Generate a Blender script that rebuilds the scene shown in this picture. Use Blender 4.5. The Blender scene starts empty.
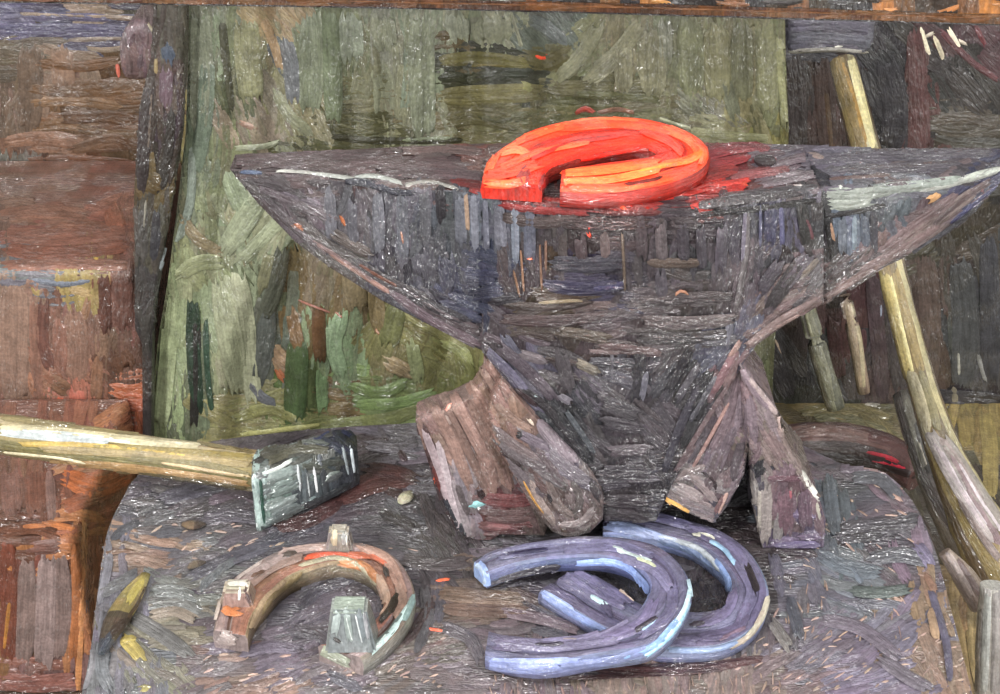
import bpy, bmesh, math, random
from mathutils import Vector
from mathutils.bvhtree import BVHTree
random.seed(7)
S = bpy.context.scene
COL = S.collection
R = math.radians
# ------------------------------------------------------------------ camera
F, PITCH, H = 1450.0, R(31), .675
CAM = Vector((0, 0, H))
cp, sp = math.cos(PITCH), math.sin(PITCH)
def ray(x, y):
    u, v = (x-500)/F, (347-y)/F
    return Vector((u, cp+v*sp, -sp+v*cp)).normalized()
def at(x, y, d):                       # point on the vertical plane Y = d
    r = ray(x, y); return CAM + r*(d/r.y)
def tab(x, y, z=0.):                   # point on the level plane z
    r = ray(x, y); return CAM + r*((z-H)/r.z)
def tilt(x, y, a, b):                  # point on plane z = a + b*x
    r = ray(x, y); t = (a + b*CAM.x - H)/(r.z - b*r.x); return CAM + r*t
def proj(p):
    q = p-CAM; f = q.y*cp - q.z*sp; v = q.y*sp + q.z*cp
    f = max(f, .05)
    return 500+F*q.x/f, 347-F*v/f
cam = bpy.data.cameras.new('camera'); co = bpy.data.objects.new('camera', cam); COL.objects.link(co)
cam.sensor_width = 36; cam.lens = 36*F/1000; cam.clip_start = .01
co.location = CAM; co.rotation_euler = (math.pi/2-PITCH, 0, 0); S.camera = co

# ------------------------------------------------------------------ colour
def lin(h):
    h = h.lstrip('#'); o = []
    for i in (0, 2, 4):
        c = int(h[i:i+2], 16)/255
        o.append(c/12.92 if c <= .04045 else ((c+.055)/1.055)**2.4)
    g = .3*o[0]+.55*o[1]+.15*o[2]; k = .13 if max(o)-min(o) < .35 else .0
    return tuple((x+(g-x)*k)*.98+.005 for x in o)
def jit(c, a=.12, h=.05):
    k = 1+random.uniform(-a, a)
    return tuple(max(0, x*k*(1+random.uniform(-h, h))) for x in c)

def paint_mat(name, rough=.36, metal=0., bump=.75, var=.25, emit=0., spec=.5, under=None, glint=1.):
    m = bpy.data.materials.new(name); m.use_nodes = True
    nt = m.node_tree; N = nt.nodes; L = nt.links
    b = N['Principled BSDF']
    at_ = N.new('ShaderNodeAttribute'); at_.attribute_name = 'Col'
    uv = N.new('ShaderNodeUVMap'); uv.uv_map = 'UVMap'
    mp = N.new('ShaderNodeMapping'); mp.inputs['Scale'].default_value = (24, 330, 1)
    L.new(uv.outputs[0], mp.inputs[0])
    n1 = N.new('ShaderNodeTexNoise'); n1.inputs['Scale'].default_value = 1.; n1.inputs['Detail'].default_value = 4; n1.inputs['Roughness'].default_value = .65
    L.new(mp.outputs[0], n1.inputs['Vector'])
    tc = N.new('ShaderNodeTexCoord')
    n2 = N.new('ShaderNodeTexNoise'); n2.inputs['Scale'].default_value = 330; n2.inputs['Detail'].default_value = 4
    L.new(tc.outputs['Object'], n2.inputs['Vector'])
    n3 = N.new('ShaderNodeTexNoise'); n3.inputs['Scale'].default_value = 60; n3.inputs['Detail'].default_value = 3
    L.new(tc.outputs['Object'], n3.inputs['Vector'])
    mr = N.new('ShaderNodeMapRange'); mr.inputs['From Min'].default_value = .3; mr.inputs['From Max'].default_value = .7
    mr.inputs['To Min'].default_value = 1-var; mr.inputs['To Max'].default_value = 1+var*1.15
    L.new(n1.outputs['Fac'], mr.inputs['Value'])
    mr2 = N.new('ShaderNodeMapRange'); mr2.inputs['From Min'].default_value = .3; mr2.inputs['From Max'].default_value = .7
    mr2.inputs['To Min'].default_value = .74; mr2.inputs['To Max'].default_value = 1.14
    L.new(n3.outputs['Fac'], mr2.inputs['Value'])
    mu = N.new('ShaderNodeMath'); mu.operation = 'MULTIPLY'
    L.new(mr.outputs[0], mu.inputs[0]); L.new(mr2.outputs[0], mu.inputs[1])
    mg = N.new('ShaderNodeMapRange'); mg.inputs['From Min'].default_value = .3; mg.inputs['From Max'].default_value = .7
    mg.inputs['To Min'].default_value = .82; mg.inputs['To Max'].default_value = 1.18; L.new(n2.outputs['Fac'], mg.inputs['Value'])
    mu2 = N.new('ShaderNodeMath'); mu2.operation = 'MULTIPLY'; L.new(mu.outputs[0], mu2.inputs[0]); L.new(mg.outputs[0], mu2.inputs[1]); mu = mu2
    vm = N.new('ShaderNodeVectorMath'); vm.operation = 'SCALE'
    L.new(at_.outputs['Color'], vm.inputs[0]); L.new(mu.outputs[0], vm.inputs['Scale'])
    col = vm.outputs[0]
    if under:                                            # ground colour showing through scratched paint
        mm = N.new('ShaderNodeMapRange'); mm.inputs['From Min'].default_value = .74; mm.inputs['From Max'].default_value = .70
        L.new(n2.outputs['Fac'], mm.inputs['Value'])
        m3 = N.new('ShaderNodeMapRange'); m3.inputs['From Min'].default_value = .5; m3.inputs['From Max'].default_value = .6
        L.new(n3.outputs['Fac'], m3.inputs['Value'])
        mk = N.new('ShaderNodeMath'); mk.operation = 'MULTIPLY'
        L.new(mm.outputs[0], mk.inputs[0]); L.new(m3.outputs[0], mk.inputs[1])
        mx = N.new('ShaderNodeMix'); mx.data_type = 'RGBA'
        L.new(mk.outputs[0], mx.inputs['Factor']); L.new(col, mx.inputs['A']); mx.inputs['B'].default_value = (*lin(under), 1)
        col = mx.outputs['Result']
    L.new(col, b.inputs['Base Color'])
    ad = N.new('ShaderNodeMath'); ad.operation = 'ADD'
    sc = N.new('ShaderNodeMath'); sc.operation = 'MULTIPLY'; sc.inputs[1].default_value = .55
    L.new(n2.outputs['Fac'], sc.inputs[0]); L.new(n1.outputs['Fac'], ad.inputs[0]); L.new(sc.outputs[0], ad.inputs[1])
    bp = N.new('ShaderNodeBump'); bp.inputs['Strength'].default_value = bump; bp.inputs['Distance'].default_value = .0022
    L.new(ad.outputs[0], bp.inputs['Height']); L.new(bp.outputs[0], b.inputs['Normal'])
    b.inputs['Roughness'].default_value = rough; b.inputs['Metallic'].default_value = metal
    b.inputs['Specular IOR Level'].default_value = spec
    m4 = N.new('ShaderNodeMapping'); m4.inputs['Scale'].default_value = (110, 330, 1); L.new(uv.outputs[0], m4.inputs[0])
    n4 = N.new('ShaderNodeTexNoise'); n4.inputs['Scale'].default_value = 1.; n4.inputs['Detail'].default_value = 2; L.new(m4.outputs[0], n4.inputs['Vector'])
    b4 = N.new('ShaderNodeBump'); b4.inputs['Strength'].default_value = 1.; b4.inputs['Distance'].default_value = .011*glint
    L.new(n4.outputs['Fac'], b4.inputs['Height']); L.new(b4.outputs[0], b.inputs['Coat Normal'])
    n5 = N.new('ShaderNodeTexNoise'); n5.inputs['Scale'].default_value = 22; n5.inputs['Detail'].default_value = 2; L.new(tc.outputs['Object'], n5.inputs['Vector'])
    m5 = N.new('ShaderNodeMapRange'); m5.inputs['From Min'].default_value = .42; m5.inputs['From Max'].default_value = .56
    m5.inputs['To Min'].default_value = .15; m5.inputs['To Max'].default_value = 1.; L.new(n5.outputs['Fac'], m5.inputs['Value']); L.new(m5.outputs[0], b.inputs['Coat Weight'])
    b.inputs['Coat Roughness'].default_value = .12; b.inputs['Coat IOR'].default_value = 2.0
    if emit:
        L.new(col, b.inputs['Emission Color']); b.inputs['Emission Strength'].default_value = emit
    return m
MAT = dict(
    wall=paint_mat('wall_paint', .3), cloth=paint_mat('green_canvas', .3), brick=paint_mat('brick', .34),
    stump=paint_mat('stump_top', .42), iron=paint_mat('anvil_iron', .3, bump=1., spec=.35), steel=paint_mat('shoe_steel', .3, glint=.5, bump=.6, var=.2),
    rust=paint_mat('rusty_iron', .34, glint=.5, bump=.7, var=.22), wood=paint_mat('wood', .34, bump=.7, var=.25), hot=paint_mat('hot_iron', .4, glint=.3, bump=.7, var=.34, emit=.2, spec=.25),
    gilt=paint_mat('gilded_wood', .3, bump=.7, var=.45), hole=paint_mat('dark_hole', .8, bump=.2))

# ------------------------------------------------------------------ mesh store
TINT = dict(foot=(1.06, 1.03, 1.02), iron=(.80, .77, .75), stump=(.97, .94, .91), steel=(.97, .98, .97), wall=(.98, .98, .92), brick=(1.04, 1.14, 1.17), hot=(1.05, .86, .62))
class P:
    """verts, faces, one colour per face, uv per corner"""
    def __init__(s): s.v = []; s.f = []; s.c = []; s.uv = []; s.sm = []; s.bvh = None
    def base(s, bm, colf, sub=0):
        bmesh.ops.triangulate(bm, faces=[f for f in bm.faces if len(f.verts) > 4])
        for _ in range(sub): bmesh.ops.subdivide_edges(bm, edges=[e for e in bm.edges if e.calc_length() > .03], cuts=1, use_grid_fill=True)
        bmesh.ops.triangulate(bm, faces=[f for f in bm.faces if len(f.verts) > 4])
        bmesh.ops.recalc_face_normals(bm, faces=bm.faces[:])
        off = len(s.v); bm.verts.index_update(); bm.normal_update()
        s.v += [v.co.copy() for v in bm.verts]
        for f in bm.faces:
            s.f.append([off+v.index for v in f.verts])
            s.c.append(colf(f.calc_center_median(), f.normal)); s.sm.append(False)
            n = f.normal
            for v in f.verts:
                p = v.co
                s.uv.append((p.z, p.x) if abs(n.y) > .6 else ((p.x, p.y) if abs(n.z) > .6 else (p.z, p.y)))
        bm.free(); s.tree(); return s
    def strip(s, rows, cols, closed=False, uvs=None, smooth=True):
        """rows: list of equal-length point lists; cols: colour per column gap (or fn(i,j))"""
        off = len(s.v); m = len(rows[0]); s.v += [p for r in rows for p in r]
        du = random.uniform(0, 9)
        for i in range(len(rows)-1):
            for j in range(m if closed else m-1):
                k = (j+1) % m
                s.f.append([off+i*m+j, off+(i+1)*m+j, off+(i+1)*m+k, off+i*m+k]); s.sm.append(smooth)
                s.c.append(cols(i, j) if callable(cols) else cols[j])
                a = i*.006; b = (i+1)*.006; w = .01
                s.uv += [(a, du+j*w), (b, du+j*w), (b, du+j*w+w), (a, du+j*w+w)]
        return off
    def cap(s, idx, c):
        s.f.append(list(idx)); s.c.append(c); s.sm.append(False)
        s.uv += [(s.v[i].z, s.v[i].x) for i in idx]
    def tree(s): s.bvh = BVHTree.FromPolygons(s.v, s.f, epsilon=0)
    def stroke(s, pts, w, c, off=.0018, step=4.5, taper=.3):
        pts = crom([Vector((p[0], p[1])) for p in pts], step)
        n = len(pts); m = max(4, int(w/2.6)+1)
        if n < 2: return
        bv = s.bvh; grid = []; du = random.uniform(0, 30); dv = random.uniform(0, 30)
        ends = [random.uniform(0, .9)*w/step*.5 for _ in range(m)]; ends2 = [random.uniform(0, .9)*w/step*.5 for _ in range(m)]
        L = 0; us = []
        for i, p in enumerate(pts):
            if i: L += (p-pts[i-1]).length
            us.append(L)
        for i, p in enumerate(pts):
            t = (pts[min(i+1, n-1)]-pts[max(i-1, 0)]); t.normalize(); nn = Vector((-t.y, t.x))
            q = 2*i/(n-1)-1; k = 1-taper*abs(q)**5
            row = []
            for j in range(m):
                a = 2*j/(m-1)-1
                pp = p+nn*(a*w*.5*k)
                if (i < 1 or i > n-2): pp = pp + t*(random.uniform(-1, 1)*min(w, 14)*.42)
                d = ray(pp.x, pp.y); hit, no, _, _ = bv.ray_cast(CAM, d)
                if hit is None: row.append(None); continue
                if no.dot(d) > 0: no = -no
                h = off*.6 + (.0004 if j in (1, m-2) else 0) + (random.uniform(0, .00025))
                if j in (0, m-1): h = off*.42
                if i in (0, n-1): h *= .6
                row.append((hit+no*h, hit))
            grid.append(row)
        ids = {}
        px = .00085
        for i in range(n-1):
            for j in range(m-1):
                qd = [(i, j), (i+1, j), (i+1, j+1), (i, j+1)]
                gp = [grid[a][b] for a, b in qd]
                if any(g is None for g in gp): continue
                if (gp[0][0]-gp[2][0]).length > .05 or (gp[1][0]-gp[3][0]).length > .05: continue
                f = []
                for ab, g in zip(qd, gp):
                    if ab not in ids: ids[ab] = len(s.v); s.v.append(g[0])
                    f.append(ids[ab])
                s.f.append(f); s.sm.append(True)
                s.c.append(c)
                for a, b in qd: s.uv.append((du+us[a]*px, dv+w*px*b/(m-1)))
    def lines(s, txt, off=.0022, jitter=.05):
        for k, ln in enumerate(txt.strip().splitlines()):
            t = ln.split('#')[0].split() if not ln.strip().startswith('#') else ln.split()
            t = ln.split()
            if len(t) < 4: continue
            pts = [tuple(float(q) for q in a.split(',')) for a in t[2:]]
            s.stroke(pts, float(t[1]), jit(lin(t[0]), jitter, .02), off+k*.00002)
    def auto(s, n, box, field, w=(8, 15), ln=(30, 70), off=(.0004, .0016), ja=.13, curve=.15):
        for i in range(n):
            x = random.uniform(box[0], box[2]); y = random.uniform(box[1], box[3])
            c, a = field(x, y); a = R(a+random.gauss(0, 7))
            l = random.uniform(*ln)/2; d = Vector((math.cos(a), math.sin(a))); k = Vector((-d.y, d.x))*random.uniform(-curve, curve)*l
            p = Vector((x, y))
            s.stroke([p-d*l, p+k, p+d*l], random.uniform(*w), jit(c, ja), off[0]+(off[1]-off[0])*i/n)
    def build(s, name, mat, parent=None):
        me = bpy.data.meshes.new(name)
        o = bpy.data.objects.new(name, me)
        org = Vector((0, 0, 0))
        me.from_pydata([tuple(v) for v in s.v], [], s.f)
        ca = me.color_attributes.new('Col', 'FLOAT_COLOR', 'CORNER')
        fl = []; tn = TINT.get(name, TINT.get(mat, (1, 1, 1)))
        for f, c in zip(s.f, s.c):
            for _ in f: fl += [c[0]*tn[0], c[1]*tn[1], c[2]*tn[2], 1.]
        ca.data.foreach_set('color', fl)
        uvl = me.uv_layers.new(name='UVMap'); uvl.data.foreach_set('uv', [q for u in s.uv for q in u])
        me.polygons.foreach_set('use_smooth', s.sm); me.update()
        me.materials.append(MAT[mat]); COL.objects.link(o)
        if parent:
            o.parent = parent; o.matrix_parent_inverse.identity(); o.location = -parent.location
        return o
def crom(p, step):
    if len(p) == 2: p = [p[0], (p[0]+p[1])*.5, p[1]]
    out = []
    q = [p[0]*2-p[1]]+list(p)+[p[-1]*2-p[-2]]
    for i in range(1, len(q)-2):
        a, b, c, d = q[i-1:i+3]; n = max(1, int(round((c-b).length/step)))
        for k in range(n):
            t = k/n
            out.append(.5*((2*b)+(c-a)*t+(2*a-5*b+4*c-d)*t*t+(3*b-a-3*c+d)*t**3))
    out.append(p[-1]); return out
def resamp(pts, n):
    c = crom([Vector(p) for p in pts], .5 if len(pts[0]) == 2 else .001)
    L = [0]
    for i in range(1, len(c)): L.append(L[-1]+(c[i]-c[i-1]).length)
    out = []; j = 0
    for k in range(n):
        t = L[-1]*k/(n-1)
        while j < len(L)-2 and L[j+1] < t: j += 1
        f = (t-L[j])/max(1e-9, L[j+1]-L[j]); out.append(c[j].lerp(c[j+1], min(1, f)))
    return out
def field(txt):
    ps = []
    for t in txt.replace('\n', ';').split(';'):
        t = t.split()
        if len(t) == 4: ps.append((float(t[0]), float(t[1]), lin(t[2]), float(t[3])))
    def f(x, y, jx=9):
        x += random.gauss(0, jx); y += random.gauss(0, jx)
        b = min(ps, key=lambda p: (p[0]-x)**2+(p[1]-y)**2); return b[2], b[3]
    return f
def bycol(fld, dark=.8):
    return lambda c, n: jit(tuple(q*dark for q in fld(*proj(c))[0]), .08)
def box(x0, x1, y0, y1, z0, z1, bev=.004):
    bm = bmesh.new(); bmesh.ops.create_cube(bm, size=1)
    for v in bm.verts:
        v.co = Vector((x0 if v.co.x < 0 else x1, y0 if v.co.y < 0 else y1, z0 if v.co.z < 0 else z1))
    if bev: bmesh.ops.bevel(bm, geom=bm.edges[:], offset=bev, segments=2, affect='EDGES', profile=.5)
    return bm
def prism(px, yf, yb, bev=.004, zc=False):
    """front outline traced at plane Y=yf(x), pushed back to yb(x)"""
    bm = bmesh.new(); fr = []; bk = []
    for x, y in px:
        p = at(x, y, yf(x, y) if callable(yf) else yf); p.z = max(p.z, .001) if zc else p.z; fr.append(bm.verts.new(p))
        bk.append(bm.verts.new(Vector((p.x, yb(x, y) if callable(yb) else yb, p.z))))
    bm.faces.new(fr); bm.faces.new(bk[::-1]); n = len(px)
    for i in range(n): bm.faces.new((fr[i], bk[i], bk[(i+1) % n], fr[(i+1) % n]))
    bmesh.ops.recalc_face_normals(bm, faces=bm.faces[:])
    if bev: bmesh.ops.bevel(bm, geom=bm.edges[:], offset=bev, segments=2, affect='EDGES', profile=.5, clamp_overlap=True)
    return bm
def tube(pts, rad, n=14, sq=(1, 1), cols=None, p=None, ends=True):
    """swept rod along 3D pts; rad per point"""
    p = p or P(); rows = []
    up = Vector((0, 0, 1))
    for i, c in enumerate(pts):
        t = (pts[min(i+1, len(pts)-1)]-pts[max(i-1, 0)]).normalized()
        u = up if abs(t.z) < .9 else Vector((0, 1, 0))
        a = t.cross(u).normalized(); b = a.cross(t).normalized()
        r = rad[i]*(1+random.uniform(-.03, .03))
        rows.append([c+(a*math.cos(2*math.pi*k/n)*sq[0]+b*math.sin(2*math.pi*k/n)*sq[1])*r for k in range(n)])
    off = p.strip(rows, cols, closed=True)
    if ends:
        p.cap(range(off, off+n), cols(0, 0)); e = off+(len(rows)-1)*n; p.cap(range(e+n-1, e-1, -1), cols(len(rows)-2, 0))
    p.tree(); return p
def tag(o, label=None, cat=None, group=None, kind=None):
    if label: o['label'] = label
    if cat: o['category'] = cat
    if group: o['group'] = group
    if kind: o['kind'] = kind
    return o
def thing(name, loc, label, cat, group=None):
    o = bpy.data.objects.new(name, None); o.location = loc; o.empty_display_size = .05; COL.objects.link(o)
    return tag(o, label, cat, group)

# ================================================================== SETTING
DW = 1.64; ZF = -.40
fw = field('''20 20 5d5878 0;60 15 4b4458 0;110 15 8a7868 0;60 28 4a4560 0;120 30 474257 0;20 45 5c4e40 0;30 70 6b5647 90;15 110 7a6455 90;60 60 7e6654 0
60 72 8a7060 90;95 65 6b4e33 0;100 90 69492a 0;60 100 7d5a3a 0;100 120 5e4024 0;60 125 7a583a 0;40 145 8a6650 0;100 145 6a4c33 0;80 160 6b442a 0;60 180 6d6752 90
20 175 6d6862 90;110 180 7a7058 90;125 185 8f8555 80;170 25 5c5648 90;150 250 4a4038 90;-80 100 5a4a3c 90;-80 300 5a4a3c 90;300 200 3c3a30 90;600 200 3a3832 90
820 30 54515c 0;800 100 3b3435 90;830 90 4a3836 90;815 130 4a3a36 90;890 80 35333a 60;900 120 343236 90;920 80 5a3a3c 90;920 130 55393a 90;950 60 3a3335 45
980 50 4a3038 40;970 90 3a3738 60;970 120 4b4238 0;990 130 3e3c38 0;940 230 4b4238 -20;960 280 4d4845 90;990 300 45464c 90;930 300 584845 90;900 330 50484c 90
960 340 4d4f52 90;980 370 4c4a50 90;920 350 4f403c 90;880 340 4a4248 90;840 330 5a3c40 90;820 350 46464a 60;770 350 474548 60;790 370 3c3c44 60;800 330 4a4042 70
890 370 5a484a 90;960 398 2f2b34 0;800 388 3a3c3a 0;1080 200 3c3a3c 90;1080 60 3a3436 90''')
w = P().base(box(-1.3, 1.3, DW, DW+.08, ZF, .55, 0), bycol(fw), sub=6)
w.auto(900, (-120, -40, 1120, 415), fw, (11, 24), (30, 75), ja=.1)
w.lines('''
5b5674 9 2,18 60,16 110,18
8a7565 5 20,14 90,16 160,20
474264 14 2,30 70,30 150,32 186,28
7a6a60 6 70,40 120,38 180,42
6e584a 26 30,45 31,90 28,130
8a6f5c 24 62,48 64,90
6b4a2a 12 35,62 80,66 120,60
6a4826 14 30,88 80,92 135,86
80603e 12 30,103 75,100 120,106
5c3c20 14 60,118 100,116 136,120
8c6650 14 4,142 40,138 80,144
6a4a30 14 70,150 110,140 130,146
6b4226 8 30,160 70,158 130,162
77604a 22 12,160 14,190
6d6862 18 18,155 20,200
8a8560 8 100,168 105,200
8e8446 10 124,165 126,196
4a2f20 9 45,155 46,180
c86a5a 4 117,62 119,76
54515c 20 788,28 830,26 875,30
5f5c68 14 790,38 840,40 870,36
8a8478 4 788,52 830,50 868,52
3a3234 20 795,58 798,150
4b3a38 20 822,60 828,148
5a4434 8 826,90 832,150
34323a 26 885,60 895,110 890,150
5c3a3c 20 915,30 918,90 922,150
3a3335 24 950,70 985,110
5a3038 7 940,30 970,60 998,80
6a3038 5 975,25 985,45
e8dcc4 5 921,28 924,40 929,54
d8ccb4 5 934,36 940,50 943,58
efe2cc 5 948,28 955,40 960,50
d0c0b0 4 958,40 966,44
c8b8a8 4 926,36 934,32
4d4238 12 930,120 965,118 998,126
574a42 8 940,210 975,190
5e4c4a 22 926,258 930,320 928,385
4d4f55 26 960,260 965,330 962,385
44454e 20 988,240 990,320 990,380
4a4248 18 893,270 896,320 900,390
54424a 16 872,275 878,340 882,395
9aa0b8 4 880,300 881,322
5a3a40 14 832,318 840,380
403c42 20 770,345 790,395
5a5a66 3 776,345 786,368
b09888 3 775,340 782,356
8d8f90 5 978,355 986,382
b8b8b0 4 958,350 959,376
2f2b34 16 925,395 960,398 1000,400
8a8070 10 954,388 956,414
''')
tag(w.build('wall_back', 'wall'), kind='structure')
ff = field('''820 405 96855a 0;850 420 8f8560 0;890 425 8a7f58 0;970 430 a8925a 90;990 420 b09a60 90;950 430 7a6f58 90;780 395 8a7440 0;950 620 b09468 90;970 660 b09870 90
960 690 a08a68 90;940 500 5d5348 60;1060 500 8a7a58 90;500 500 4a4438 0;100 500 5c4638 0;-100 650 5c4638 0''')
fl = P().base(box(-1.3, 1.3, -.3, DW+.08, ZF-.05, ZF, 0), bycol(ff), sub=6)
fl.auto(420, (650, 385, 1120, 760), ff, (8, 14), (20, 50)); fl.auto(120, (-200, 400, 250, 760), ff, (10, 18), (30, 60))
fl.lines('''
8a7644 9 770,402 800,398 835,402
988a5c 12 800,412 850,410 885,416
8c8662 18 812,420 850,424 890,436
8f8458 18 860,410 880,430 895,450
cfc8bc 5 864,403 878,406
b09a5c 16 944,410 948,440 955,462
a8925a 16 964,410 968,440
b39c60 16 985,412 990,450 990,500
b59a6c 15 950,600 958,640 965,694
bca474 13 972,600 974,650 982,694
''')
tag(fl.build('floor', 'wall'), kind='structure')

# ================================================================== GREEN CANVAS
fc = field('''200 40 7d8268 90;200 120 6d7660 90;222 80 5d5f45 85;245 60 77785a 85;262 60 85805f 90;240 125 8a7d6b 60;300 60 7a8060 80;300 110 85805f 70;320 60 6d7455 90;275 25 a08a66 50
290 55 6a6c6a 60;350 60 787a5c 90;350 110 6f6a48 0;345 135 4c4a28 0;390 50 868b74 90;425 60 7d8065 90;420 110 85856a 90;450 50 5a4f30 0;455 77 363722 0;450 110 645d38 0
500 100 5f5a34 0;500 75 37392a 0;490 30 85876d 90;550 60 625c3a 0;545 25 62685f 45;580 60 7a7a58 135;620 60 858062 90;660 60 7d8063 90;700 60 7b7c5c 90;740 60 757455 90
780 60 7a7a58 90;780 110 6b6848 90;600 95 565333 0;650 110 6a6748 0;700 100 70705a 45;720 130 7f7b58 0;750 120 77744f 90;790 130 7b7642 90;450 30 80846c 90
190 190 7c8066 90;215 200 8d9474 60;200 250 888a68 70;230 170 7d7f5e 90;250 220 9ba07f 120;180 300 98a077 90;170 380 9aa678 90;195 380 6a7458 90;225 300 99a07c 80
240 360 9a9e7c 80;260 270 6f7256 60;280 310 6b6f5c 100;265 345 5e6457 100;300 300 6f5c38 90;285 370 a0805f 40;300 390 5f7040 90;330 290 80745a 90;340 350 879a74 90
360 300 7b6a48 90;380 340 7d7a4c 120;400 370 8a7f55 90;430 340 868550 30;420 380 7f7c4c 100;380 400 7d9058 0;330 420 7b7f4c 0;240 420 8a8456 0;460 370 7a7a48 90
350 400 7d6a44 0;400 300 6d6838 30;600 300 5c5c40 90;700 300 5c5c40 90''')
DC = 1.33
def cloth_base():
    bm = bmesh.new(); lx = []
    L = [(190, -30), (188, 60), (186, 130), (178, 200), (168, 280), (158, 340), (152, 400), (140, 546)]
    Rr = [(784, -30), (786, 60), (789, 130), (786, 200), (780, 280), (775, 340), (772, 400), (768, 546)]
    nr, nc = 40, 70; g = []
    for i in range(nr+1):
        t = i/nr*7; k = min(6, int(t)); f = t-k; row = []
        for j in range(nc+1):
            s = j/nc
            a = Vector(L[k]).lerp(Vector(L[k+1]), f); b = Vector(Rr[k]).lerp(Vector(Rr[k+1]), f); q = a.lerp(b, s)
            d = DC+.008*math.sin(s*42+math.sin(t*1.3))*(.4+.1*t)+.004*math.sin(s*97)
            row.append(bm.verts.new(at(q.x, q.y, d)))
        g.append(row)
    for i in range(nr):
        for j in range(nc): bm.faces.new((g[i][j], g[i+1][j], g[i+1][j+1], g[i][j+1]))
    return bm
c = P().base(cloth_base(), bycol(fc, .9))
c.auto(1150, (150, 0, 795, 470), fc, (11, 25), (28, 75), ja=.1)
c.lines('''
868c74 24 200,14 202,70 200,130
6e7a68 18 208,60 204,120 196,170
4c4c38 8 222,20 226,60 232,110
8a8a64 26 246,20 248,60 252,100
a98c68 10 262,18 272,40 282,70
6b6e72 16 286,40 292,70 294,100
8d9070 12 275,90 290,115 312,135
7c8468 26 312,15 312,60 310,110
707a5c 18 330,14 332,60 334,120
9c7a68 6 240,122 256,128
a3a488 6 235,148 262,146 278,142
8c9480 26 350,16 352,60
868b72 26 382,16 386,48
7d826a 26 422,16 422,70 424,136
8e927c 24 455,16 460,40
84866e 40 490,16 494,42
5a4c2c 10 438,36 452,34
66602f 14 440,60 480,58 530,64
7a6c32 3 470,66 490,64 510,66
33351f 10 440,78 455,76 468,80
34382a 12 484,80 505,72 532,72
6a6338 20 442,96 490,94 540,92
5c5630 18 445,120 480,116 520,124
343216 7 332,136 370,140 460,140
7a8260 5 400,140 450,138
4a4824 10 480,116 500,120 528,114
8a8650 10 520,84 534,90
6a5d3a 8 520,98 532,98
68706c 14 532,20 548,28 564,42
5f5a34 16 525,55 550,62 570,50
868468 16 600,24 585,50 560,78
8a8a6c 18 640,24 620,50 590,80
8c8868 20 622,40 624,90
807c60 26 652,30 654,96
8a8c78 16 665,20 666,60
565530 8 576,94 620,96 660,100
a84030 6 576,112 586,108 594,112
8c5a40 5 600,112 616,109 634,112
ff5a3c 6 532,54 540,57 548,56
7c7e5c 26 690,22 692,90
82805c 26 716,26 718,100
6c6a50 24 742,26 742,100
80805c 20 766,26 768,110
8d8c62 14 778,40 784,80 788,130
84825a 10 690,130 730,136 770,138
a0a080 4 660,118 690,128
6c7058 14 725,80 735,116
8a9488 10 192,150 190,200 178,240
94a080 20 228,172 236,190 244,210
a4aa8a 22 262,190 245,220 225,250
9da384 14 285,215 260,240 240,262
8e8060 12 180,215 200,240 222,252
92966e 16 178,275 200,262 225,262
a0aa80 22 170,300 166,360 160,425
98a278 14 182,302 178,350
2a4030 14 193,302 194,350 198,410
30302c 10 196,320 196,370 194,425
34503c 6 206,320 208,370 212,410
a5a888 26 222,280 230,330 240,390
a8ac8c 20 238,275 246,330 254,400
7c7a5c 14 272,250 262,290
56584a 16 282,250 274,290 262,320
5a605a 18 268,310 264,350 258,380
6c7074 10 250,382 262,396 276,404
b4704c 8 278,370 284,380
4a6038 22 298,340 296,385 294,420
7a5c34 14 292,310 300,350
6a4a2c 14 318,310 320,360
93a984 16 342,312 334,345 342,375
90a480 14 330,322 334,360
84a070 12 320,372 322,410
8a7c5c 22 352,262 356,310
7c6c48 18 374,285 380,330
686a40 20 398,305 388,345
8c8a54 22 405,308 440,326 470,345
7c7444 16 366,280 400,300 430,322
a89068 16 385,360 410,372
8e9468 14 412,340 418,380
94985c 12 440,340 462,350 470,366
80945a 12 350,385 380,392 408,380
849a5e 12 360,404 400,402 432,392
7c8450 14 330,424 380,420 420,408
8a8a52 12 235,418 270,408 300,420
a09c60 5 240,434 290,428 320,424
a8705c 2.5 300,300 315,306 330,312
a86c54 2.5 336,312 345,318
a0704c 3 376,328 380,334
7a7c44 10 460,352 470,372 462,385
9a9058 4 250,160 252,166
''', off=.003)
cv = c.build('canvas_curtain', 'cloth')
tag(cv, 'pale olive green canvas cloth hanging full width behind the anvil', 'curtain')

# ================================================================== BRICK FORGE, PILLAR, POST
fb = field('''60 215 8a5d48 0;60 245 8e5540 0;110 220 8f5844 0;130 240 7d4e3c 90;60 262 8a5848 0;20 320 8a6a58 90;50 282 6d686a 0;75 282 9a7d48 90;60 320 7d5342 90;80 340 80594a 90
110 300 5e382c 90;130 300 734b3e 90;100 340 8a6450 90;60 370 8a5a44 40;135 340 6b4a3a 90;115 370 5e3c2c 90;130 395 a55a3a 0;118 395 96563a 0;75 400 b06a55 90;100 405 7a4e38 90
30 390 8a6450 90;140 410 b5684c 90;20 400 8a5f50 90;30 490 82543f 90;60 480 7d4a38 90;90 490 a45f3e -20;110 460 a86a44 -20;-60 300 7a5646 90''')
zl = tab(0, 270, 0).z; DF = 1.35
zt = at(0, 270, DF).z
b_ = box(-1.2, at(150, 400, DF).x, DF, DW-.001, ZF, zt, .006)
fo = P().base(b_, bycol(fb), sub=6)
fo.auto(520, (-100, 205, 165, 520), fb, (10, 22), (24, 60), ja=.1)
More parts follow.
